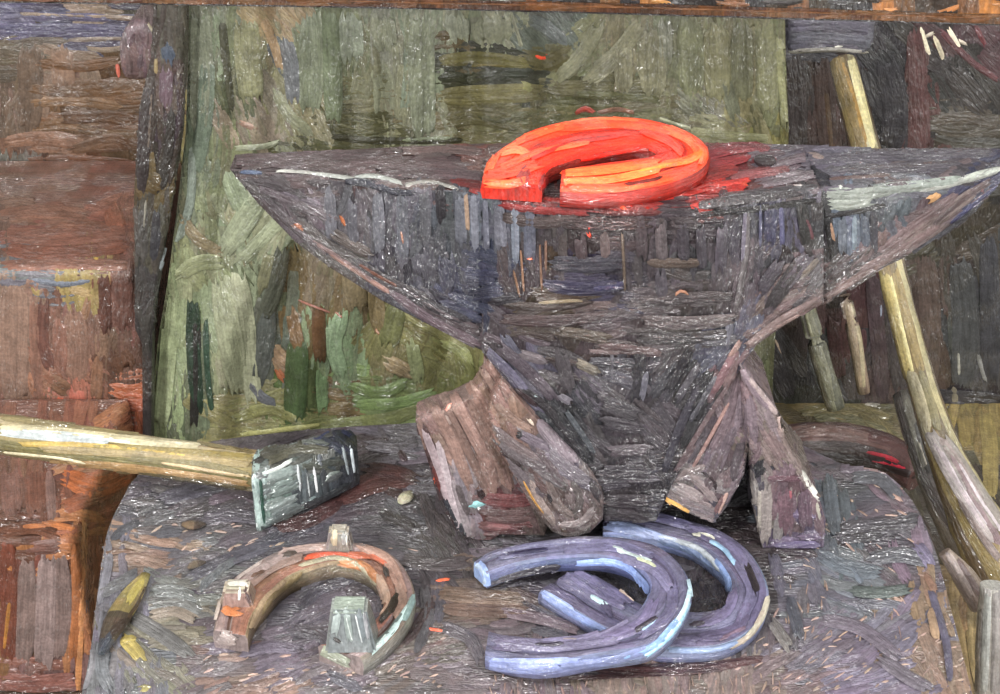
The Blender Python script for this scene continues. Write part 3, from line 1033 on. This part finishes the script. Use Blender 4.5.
apart([(484, 356), (483, 380), (472, 397), (450, 408), (430, 413), (415, 420), (424, 450), (438, 494), (456, 530), (474, 552), (492, 550), (500, 535), (545, 536), (560, 480), (540, 430), (505, 378)], .845, .868, 'foot', 170, (405, 345, 570, 558), '''
94766a 10 484,356 505,385 522,412
a08678 7 480,366 500,396 518,420
7c6258 8 496,372 515,400 532,424
8a6c62 12 466,376 486,412 506,446
a88c80 5 468,374 480,398
94786c 12 452,392 470,428 492,468
80665c 12 470,400 490,440 508,480
8c7066 12 432,404 452,440 470,486
765e56 9 444,404 468,450 486,490
b09c94 5 446,412 452,425
9c8e90 8 424,430 436,460 448,500
a89ca0 8 438,440 450,490 462,540
8a8084 8 452,480 462,510 472,548
3a2c2e 8 430,470 440,500 456,530
c0583c 4 434,474 436,500
2e3036 8 444,500 456,520 470,546
5c2c28 6 432,466 440,490
90a8b4 4 450,520 460,545
2a1c1c 8 440,528 455,545 468,552
5c5254 9 456,484 466,512
84c0c4 7 470,506 478,503 484,502
f0f0f0 3 478,507 480,509
6a3a3a 14 482,498 510,500 536,498
5c4444 14 484,514 510,516 530,514
744c4c 8 486,526 510,528
2c1a1a 8 480,490 484,500
e0a090 3 452,404 446,410
6c5448 8 490,440 505,470
786058 8 500,458 512,490
''', fld=ffoot, sub=2)
apart([(502, 380), (530, 412), (560, 444), (588, 470), (604, 498), (603, 520), (590, 533), (572, 538), (552, 532), (538, 516), (524, 494), (508, 466), (494, 440), (488, 410)], .832, .90, 'foot', 110, (485, 378, 608, 540), '''
8a7266 9 495,402 515,420 532,430
6c5e60 12 490,426 512,444 540,462
5e565a 12 496,440 520,456 548,470
3a3030 5 486,424 498,446 520,466
a08070 4 486,436 490,448
d8c8b4 4 528,418 533,424
2c2a2c 9 516,432 524,436
807878 4 516,428 523,429
7c7078 14 540,424 560,446 575,462
6e666c 14 550,450 568,468 588,482
5c5456 9 506,456 524,478 540,496
2a2020 10 506,480 516,498 528,514
c09050 3 522,476 532,496 545,514
8a7a74 9 528,478 540,502 556,524
70645e 9 548,482 558,504 574,518
2c2628 6 548,492 553,502
56504e 8 572,480 580,500 574,514
7c7070 8 560,524 580,522 594,508
5a5250 7 550,530 570,536 590,526
d0c8c8 3 570,488 573,490
3a3436 8 590,480 600,500
''', fld=ffoot, sub=2)
apart([(738, 366), (748, 400), (750, 440), (744, 476), (728, 506), (714, 524), (694, 516), (662, 500), (664, 482), (690, 444), (714, 404)], .842, .90, 'foot', 90, (655, 362, 752, 528), '''
705f64 12 738,380 728,420 712,450
83747c 9 740,390 738,430
64585f 12 730,430 716,470
a08078 4 730,400 708,440 692,468
5c5054 12 722,450 706,490
7c7070 9 690,474 705,488 714,500
8a807e 12 676,486 690,492 702,500
786a66 7 668,482 690,470 706,466
2c2022 5 700,472 712,478 716,490
e0b060 6 661,496 674,503 688,511
c8a060 4 664,500 676,508
6a5050 6 724,496 714,514
b09088 4 728,490 718,512
584e54 10 742,440 732,480
''', fld=ffoot, sub=2)  # yellow strokes at the toe paint light on that end
apart([(740, 364), (760, 390), (778, 414), (784, 446), (800, 474), (818, 494), (826, 520), (824, 548), (790, 552), (762, 550), (754, 510), (752, 460), (744, 410)], .835, .905, 'foot', 100, (740, 360, 830, 556), '''
84747c 8 742,368 756,392 770,408
a0908e 5 746,376 762,396 776,414
70646a 14 748,400 752,440
7a6868 14 766,430 784,460
948280 6 778,428 790,452 800,470
c8c8c0 5 800,470 812,490 820,500
b8b8a8 4 816,500 820,520
a08c84 4 778,412 782,436
242428 12 762,462 756,475
322e34 8 748,480 752,520 760,548
8c8480 14 766,488 764,540
a09890 5 760,490 760,530
6a525c 16 784,490 786,530
a05a64 4 790,490 790,500
5c4a54 14 804,490 806,530
594e70 10 776,545 800,545 820,545
5c4048 7 770,478 800,478
3c3c44 8 746,440 744,490
''', fld=ffoot, sub=2)
def disc(name, px, py, rx, ry, rot=0):
    bm = bmesh.new(); c0 = tab(px, py, .2815); n = 16
    a = [bm.verts.new(c0+Vector((rx*math.cos(2*math.pi*i/n+rot), ry*math.sin(2*math.pi*i/n+rot), .0012))) for i in range(n)]
    b = [bm.verts.new(c0+Vector((.7*rx*math.cos(2*math.pi*i/n+rot), .7*ry*math.sin(2*math.pi*i/n+rot), -.012))) for i in range(n)]
    for i in range(n): bm.faces.new((a[i], a[(i+1) % n], b[(i+1) % n], b[i]))
    bm.faces.new(a)
    p = P().base(bm, lambda c_, n_: lin('221418')); o = p.build(name, 'hole', AN); return o
disc('pritchel_hole', 765, 161, .0075, .009)

# ================================================================== HORSESHOES
def shoe(name, outer, inner, top, th, cols, label, mat, strokes='', n=72, grp=None, wall=None, holes='', off=.0016):
    """outer / inner: traced edges of the upper face; top(x,y)->3D point on it; th thickness"""
    o_ = [top(p.x, p.y) for p in resamp(outer, n)]; i_ = [top(p.x, p.y) for p in resamp(inner, n)]
    rows = []; dz = Vector((0, 0, -th))
    for a, b in zip(o_, i_):
        e = a.lerp(b, .06); g = a.lerp(b, .94)
        rows.append([a+dz, a+dz*.5+(a-b)*.03, a+dz*.15, e, a.lerp(b, .30), a.lerp(b, .36)+dz*.12, a.lerp(b, .44)+dz*.12, a.lerp(b, .50), a.lerp(b, .75), g, b+dz*.15, b+dz*.55, b+dz])
    C = {k: lin(v) for k, v in cols.items()}
    seq = ['out', 'out', 'rim', 'top', 'top', 'groove', 'top', 'top2', 'top2', 'inr', 'inn', 'inn', 'bot']
    jj = [[jit(C[s], .05) for s in seq] for _ in range(n)]
    p = P(); off0 = p.strip(rows, lambda i, j: jj[i//6*6][j] if j < 13 else C['bot'], closed=True)
    m = 13
    for base_, rv in ((off0, False), (off0+(n-1)*m, True)):
        idx = list(range(base_, base_+m)); p.cap(idx if not rv else idx[::-1], C['end'])
    p.tree()
    if strokes: p.lines(strokes, off=off)
    loc = (o_[0]+o_[-1]+o_[n//2])/3; loc.z -= th
    t = thing(name, loc, label, 'horseshoe', grp)
    p.build('shoe_body', mat, t)
    for ln in holes.strip().splitlines():
        q = P(); q.v, q.f, q.c, q.uv, q.sm = [], [], [], [], []; q.bvh = p.bvh; q.lines(ln, off=.0026, jitter=.02); q.build('nail_hole', mat, t)
    return t, p
# rusty shoe with calks
T3 = .016
s3, p3 = shoe('horseshoe',
    [(213, 630), (218, 604), (230, 580), (248, 566), (280, 549), (322, 541), (366, 543), (396, 556), (413, 583), (413, 604), (404, 622), (388, 640), (372, 652), (362, 658)],
    [(247, 636), (252, 618), (262, 604), (280, 584), (300, 572), (335, 562), (362, 567), (378, 580), (384, 595), (380, 612), (368, 626), (354, 637), (338, 641), (318, 644)],
    lambda x, y: tab(x, y, T3), T3-.0005, dict(top='98827c', top2='a0705a', rim='8a7a6c', out='868478', inr='a08a68', inn='7a6a50', groove='6a4a40', bot='3a302c', end='8f7e7a'),
    'rusty brown horseshoe with raised square calks, left of the blue shoes', 'rust', '''
a89890 7 222,600 236,578 262,560
9c8680 10 236,592 258,572 290,556
94786e 10 246,588 272,568 304,556
a0887e 8 280,552 310,547 335,549
e05a34 6 306,558 325,555 350,556
c06a4c 8 345,556 372,556 390,566
a88470 12 360,548 388,562 402,590
9c7c6c 10 398,580 402,602 394,620
b09078 10 378,575 386,600 378,615
b4784c 9 340,562 362,566 378,580
a8a080 5 300,566 335,558 360,566 376,584
a88e6c 8 250,630 262,606 284,582
8e7a50 7 258,616 272,596 300,574
c0784a 12 222,610 240,612
8c5c40 6 224,606 238,606
a4948e 14 216,636 236,640
b8a898 3 214,625 222,598
6c7c78 6 404,612 388,634 366,652
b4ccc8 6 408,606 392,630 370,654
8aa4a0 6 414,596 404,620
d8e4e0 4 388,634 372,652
98a088 10 318,648 335,656 352,664
a8b0a0 6 322,640 340,650
3c2020 5 372,672 395,655 415,625
''', holes='''3a2c20 7 284,556 294,553
5c3c28 7 250,580 268,570
2e2620 6 384,566 388,578
2c2418 7 396,596 390,610 380,622''')
def calk(px, py, w, d, h, c1, c2, strokes, lab=None, par=s3):
    b = tab(px, py, T3); bm = bmesh.new(); bmesh.ops.create_cube(bm, size=1)
    for v in bm.verts:
        k = 1 if v.co.z < 0 else .68
        v.co = Vector((b.x+v.co.x*w*k, b.y+v.co.y*d*k, T3-.002+(0 if v.co.z < 0 else h)))
    bmesh.ops.bevel(bm, geom=bm.edges[:], offset=.0018, segments=2, affect='EDGES')
    p = P().base(bm, lambda c_, n_: jit(lin(c1 if n_.z > .5 or n_.x < -.5 else c2), .08)); p.lines(strokes, off=.0008)
    p.build('calk', 'steel', par)
calk(340, 545, .020, .016, .018, 'b0a490', '8a8680', '''
c0b090 7 334,526 334,544
9a9a98 6 344,532 345,546
e8e4dc 2 346,530 347,544
6a6058 5 350,534 350,546''')
calk(238, 598, .024, .02, .014, 'c0b4a0', '8a7468', '''
e0d8c8 6 229,584 240,583 248,585
f0ece0 3 240,588 239,600
5c4848 6 246,590 250,602''')
calk(352, 640, .034, .024, .034, '98a098', '7a8280', '''
a8b4ae 8 338,612 334,634
9aa4a0 7 346,608 350,640
e8ecec 2 345,612 352,640
6c7478 7 358,610 364,640
c8ccd0 2 355,612 362,642
98989c 4 364,612 368,638
2c2420 4 334,638 340,642''')
# back blue shoe, lying on the stump; pale edge strokes are painted highlights
T2 = .013
shoe('horseshoe',
    [(603, 521), (616, 513), (650, 508), (688, 519), (722, 530), (750, 551), (766, 578), (768, 602), (754, 628), (722, 646), (668, 649), (640, 642), (605, 629), (570, 609), (539, 591)],
    [(603, 533), (630, 534), (657, 537), (694, 548), (722, 570), (730, 588), (723, 605), (702, 610), (680, 609), (660, 606), (640, 602), (625, 592), (610, 583), (595, 574), (578, 566)],
    lambda x, y: tab(x, y, T2), T2-.0005, dict(top='6c6684', top2='74708e', rim='8890b0', out='7c84ac', inr='96a4cc', inn='8090c0', groove='5c5470', bot='302c38', end='7a80a0'),
    'blue grey horseshoe lying underneath, the right-hand one of the overlapping pair', 'steel', grp='overlapping blue grey horseshoes', strokes='''
6a6488 12 610,520 650,516 690,526
70698a 12 690,528 730,548 750,575
756e90 12 736,560 752,590 742,620
6c6484 12 750,600 735,630 700,638
746a8e 12 700,625 725,612 735,590
6a6280 10 665,638 700,642
8e9cc8 9 602,526 630,530 655,536
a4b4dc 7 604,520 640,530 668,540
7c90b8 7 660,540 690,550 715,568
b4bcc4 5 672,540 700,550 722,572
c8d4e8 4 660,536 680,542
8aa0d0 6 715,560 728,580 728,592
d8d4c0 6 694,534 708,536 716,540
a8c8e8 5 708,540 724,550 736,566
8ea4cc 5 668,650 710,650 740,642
b8a898 5 730,648 752,632 766,606
c8c0a8 5 742,642 760,620 768,596
7c6478 5 720,640 745,628
6c6684 20 556,576 580,588 605,606
746c8c 18 570,572 600,590 628,606
90a0d0 7 540,592 570,612 604,630
a8b8e4 4 544,592 574,610
c8e4ec 6 590,596 600,602 608,606
c0a898 3 580,568 605,580 635,602
5c5674 8 600,600 612,616
''', holes='''2c2428 8 746,565 752,580 758,594
3a3040 5 690,625 706,624''')
# front blue shoe, resting on the other; strokes paint edge highlights and inner-wall shade
xl = tab(475, 600).x; xr = tab(590, 600).x; bsl = T2*1.12/(xr-xl); a0 = T2-bsl*xl+.003
T1 = .014
shoe('horseshoe',
    [(474, 561), (494, 549), (535, 541), (586, 535), (637, 539), (668, 551), (688, 575), (690, 599), (674, 626), (650, 645), (603, 653), (552, 662), (518, 661), (485, 653)],
    [(487, 573), (518, 563), (562, 556), (603, 556), (634, 565), (649, 582), (645, 599), (634, 612), (606, 627), (569, 636), (535, 637), (518, 635), (500, 633), (489, 630)],
    lambda x, y: tilt(x, y, a0, bsl), T1, dict(top='6e6a88', top2='726c8c', rim='7880a4', out='8088b4', inr='7c82a8', inn='5c6690', groove='625a78', bot='302c38', end='9cb0d8'),
    'blue grey horseshoe lying on top, the left-hand one of the overlapping pair', 'steel', grp='overlapping blue grey horseshoes', strokes='''
6c6a8a 12 496,556 540,548 590,544
726e90 12 560,550 610,546 650,556
787496 12 620,556 655,570 672,592
706a8c 12 674,585 668,615 640,636
766e92 12 655,600 640,625 600,640
6e6886 12 500,642 560,646 620,640
6c6484 14 492,644 520,646
787090 10 540,642 590,636 630,618
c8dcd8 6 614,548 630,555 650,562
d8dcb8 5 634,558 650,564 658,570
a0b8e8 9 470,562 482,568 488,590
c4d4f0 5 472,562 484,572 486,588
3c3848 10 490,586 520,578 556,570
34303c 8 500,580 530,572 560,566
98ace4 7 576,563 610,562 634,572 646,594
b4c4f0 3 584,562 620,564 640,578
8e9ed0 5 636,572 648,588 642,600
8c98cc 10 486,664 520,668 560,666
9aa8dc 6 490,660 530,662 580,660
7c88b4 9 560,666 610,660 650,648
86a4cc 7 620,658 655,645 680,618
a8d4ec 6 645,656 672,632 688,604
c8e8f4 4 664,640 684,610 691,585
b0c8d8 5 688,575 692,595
8c7c80 3 560,640 580,640
a8c4e8 4 640,632 656,620''', holes='''28264a 5 505,554 530,552 548,550
2c2434 5 634,632 644,626 656,618
2a2438 4 536,645 548,646 564,644''', off=.0014)
# red-hot shoe on the anvil face
T0 = .012; Z0 = .282+T0
shoe('horseshoe',
    [(482, 181), (488, 158), (508, 142), (532, 128), (568, 119), (608, 115), (648, 118), (684, 128), (706, 142), (708, 158), (696, 170), (664, 182), (628, 188), (592, 191), (560, 189)],
    [(542, 185), (548, 168), (566, 160), (594, 152), (626, 146), (646, 147), (656, 152), (652, 156), (634, 158), (616, 160), (600, 162), (590, 164), (580, 165), (572, 167), (562, 169)],
    lambda x, y: tab(x, y, Z0), T0, dict(top='f04c2c', top2='e03a24', rim='f4583a', out='a02018', inr='c83020', inn='7a1814', groove='c02c20', bot='601010', end='a82418'),
    'glowing red-orange hot horseshoe lying on the anvil face', 'hot', '''
ff7044 9 488,172 500,150 530,136
ff6038 10 520,140 560,126 610,122
ff5030 10 560,128 620,124 670,132
ff7850 6 540,132 590,120 640,122
ff6a40 10 660,126 690,140 700,156
f84430 9 640,130 670,142 684,156
e03424 6 540,150 580,138 630,134
c82a20 5 530,160 570,144 620,136
ff6c48 7 500,168 540,152 590,142
ff8860 8 500,154 515,150 528,154
ff5030 12 484,176 510,172 540,164
ff6a44 8 486,184 510,184 530,178
ff7c48 9 562,174 610,170 660,162
ff9058 8 566,182 610,180 660,170
ff5c38 8 570,188 620,188 670,178
ff8038 8 660,166 690,160 704,150
ff9c40 5 640,172 665,166 690,162
ff7850 6 690,142 704,152 700,164
e02c20 5 580,160 610,154 640,148
8c1c18 4 600,158 625,152 650,150
a01814 12 528,168 522,178 530,186
881420 8 546,176 540,190
ff9870 4 565,178 566,186
e84030 4 570,112 590,108 600,112''', holes='''5c1818 3 624,186 650,182 664,178''', off=.0012)

# ================================================================== HAMMER
HM = thing('hammer', tab(300, 515, 0), 'heavy steel sledgehammer lying with its pale wooden handle pointing left', 'hammer')
A = tab(257, 537, 0); Cc = tab(360, 491, 0); ax = (Cc-A); L_ = ax.length; ax.normalize(); pr = Vector((-.12, 1, 0)).normalized(); Wd = .034; Hh = .056
cen = A+ax*L_/2+pr*Wd/2
bm = bmesh.new(); rows = []
secs = [(0, .86), (.004, .97), (.016, 1), (.35*L_, .93), (.5*L_, .93), (.65*L_, .93), (L_-.02, .95), (L_-.006, .86), (L_, .72)]
for s_, k in secs:
    kz = k*(1-.2*s_/L_); c0 = A+ax*s_+pr*Wd/2+Vector((0, 0, Hh/2*kz+.0015)); r_ = []
    ch = .24 if s_ > .01 else .2
    for u, v in ((-1, -1+ch), (-1+ch, -1), (1-ch, -1), (1, -1+ch), (1, 1-ch), (1-ch, 1), (-1+ch, 1), (-1, 1-ch)):
        r_.append(bm.verts.new(c0+pr*(u*Wd/2*k)+Vector((0, 0, v*Hh/2*kz))))
    rows.append(r_)
for a, b in zip(rows, rows[1:]):
    for i in range(8): bm.faces.new((a[i], a[(i+1) % 8], b[(i+1) % 8], b[i]))
bm.faces.new(rows[0]); bm.faces.new(rows[-1][::-1])
fh = field('255 500 98a8a4 90;275 490 6c7674 -20;285 510 7a8886 -20;300 480 66706e -20;320 490 4c5458 90;345 470 3c424a 80;300 450 4c4c46 -25;335 435 2e3244 30;355 450 34383e 80;320 460 50544e 0')
hd = P().base(bm, bycol(fh, .9), sub=1)
hd.auto(110, (244, 415, 370, 540), fh, (5, 10), (14, 34), off=(.0003, .001))
hd.lines('''
4c4a40 12 262,455 285,445 305,440
5a5848 10 268,462 295,450 325,450
3a3a36 8 250,466 262,458
20284c 12 310,440 335,426 355,434
2c3440 12 325,426 350,428 362,444
282c30 9 345,440 360,456 360,480
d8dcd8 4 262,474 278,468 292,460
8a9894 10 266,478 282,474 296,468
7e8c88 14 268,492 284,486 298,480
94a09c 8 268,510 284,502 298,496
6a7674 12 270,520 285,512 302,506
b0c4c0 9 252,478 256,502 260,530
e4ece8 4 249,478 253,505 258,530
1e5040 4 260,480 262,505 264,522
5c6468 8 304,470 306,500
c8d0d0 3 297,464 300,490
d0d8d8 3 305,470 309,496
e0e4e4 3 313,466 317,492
3c4044 7 322,468 326,494
a0a8ac 3 342,446 348,474
c0c8cc 3 350,446 354,472
54585a 8 325,480 340,474
848c88 4 322,484 330,474 338,472
2c3034 9 300,508 325,498 350,484''', off=.0013)
hd.build('head', 'steel', HM)
hs = A+ax*L_*.42+pr*(Wd*.5)+Vector((0, 0, Hh*.5))
h1 = tab(248, 470, .028); h0 = tab(-60, 425, .028)
dirv = (h0-h1); q = [hs]+[h1.lerp(h0, t/14) for t in range(15)]
q = resamp(q, 34)
cl = [lin(x) for x in ('9a8654', 'b0a078', '7c6c3c', 'a08c58', '8c7a48')]
tj = [jit(random.choice(cl), .1) for _ in range(16)]
hn = tube(q, [.0155+.002*abs(i/33-.3) for i in range(34)], 16, (1, 1), lambda i, j: tj[j])
hn.lines('''
8a7c50 9 2,418 80,426 170,436 250,450
c8bc94 9 2,428 60,432 130,440 200,446
b4bcb8 10 2,432 50,436 110,442
d4dcd8 5 20,430 70,434 130,442
a08c58 10 40,448 120,452 200,458 252,464
8f7c3c 9 90,446 170,452 252,458
b89c54 6 20,444 100,446 190,456
5c4c28 5 4,464 60,466 130,474
9c7844 9 4,460 60,464 130,468 248,484
d8c8a0 3 4,452 60,458 90,464
7c7044 8 130,458 200,464 250,476
5c502c 7 140,472 200,480 248,488
c0a878 4 160,462 220,472 250,476
3a3018 4 130,474 190,482 240,490
6c5c34 6 200,440 230,446 252,452''', off=.001)
hn.build('handle', 'wood', HM)

# ================================================================== SMALL BITS ON THE STUMP
def chip(name, px, w0, z, cols, label, strokes=''):
    pts = [tab(x, y, z) for x, y in px]; q = resamp(pts, 14)
    rr = [max(.0008, w0*math.sin(math.pi*(.12+.8*i/13))) for i in range(14)]
    c_ = [lin(x) for x in cols]
    p = tube(q, rr, 8, (1, .5), lambda i, j: jit(c_[min(len(c_)-1, int(i/14*len(c_)))], .1))
    if strokes: p.lines(strokes, off=.0006)
    o = p.build(name, 'wood'); tag(o, label, 'wood chip', 'wood chips on the stump')
chip('wood_chip', [(146, 574), (132, 594), (116, 622), (101, 654)], .0095, .005, ['a89850', '8a7a40', '4a3c2c', '3a4048'], 'long ochre and black wood sliver on the stump near the left edge', '''
b4a458 8 143,580 134,592 128,602
4a3820 5 146,588 138,604 128,618
3c2c20 7 126,620 116,628 110,636
343c48 6 112,632 104,645 101,656''')
chip('wood_chip', [(182, 524), (194, 525), (206, 524)], .005, .003, ['7a6448', '4a3828'], 'small brown wood chip on the stump below the hammer handle')
chip('wood_chip', [(188, 568), (196, 564), (206, 562)], .004, .0025, ['6c5c48', '5a4a3c'], 'tiny brown wood chip left of the rusty horseshoe')
chip('wood_chip', [(400, 503), (405, 498), (411, 491)], .006, .004, ['c8c0a0', 'b0a888'], 'small cream wood chip in the dark shadow right of the hammer head')

# ================================================================== LIGHT
wd = bpy.data.worlds.new('world'); S.world = wd; wd.use_nodes = True
nt = wd.node_tree; bg = nt.nodes['Background']
bg.inputs['Color'].default_value = (1, .985, .94, 1); bg.inputs['Strength'].default_value = .74
def area(loc, target, size, e, col=(1, 1, 1)):
    l = bpy.data.lights.new('lamp', 'AREA'); l.size = size; l.energy = e; l.color = col
    o = bpy.data.objects.new('lamp', l); COL.objects.link(o); o.location = loc
    o.rotation_euler = (Vector(target)-Vector(loc)).to_track_quat('-Z', 'Y').to_euler()
area((-1.0, -.3, 1.9), (0, 1.1, 0), .2, 24)
area((1.1, .2, 1.6), (0, 1.1, .0), .2, 12)
area((0, .3, 2.3), (0, 1.1, 0), .25, 10)
area((-1.3, -.9, .95), (0, 1.2, 0), .28, 34)
area((1.2, -.9, .8), (0, 1.2, 0), .28, 24)
area((-.1, -1.4, .9), (0, 1.3, 0), 1.6, 8)
l = bpy.data.lights.new('glow', 'POINT'); l.energy = .12; l.color = (1, .12, .04); l.shadow_soft_size = .03
o = bpy.data.objects.new('glow', l); COL.objects.link(o); o.location = tab(620, 150, .325)
S.view_settings.view_transform = 'Standard'; S.view_settings.look = 'None'
S.view_settings.exposure = 0; S.view_settings.gamma = .95
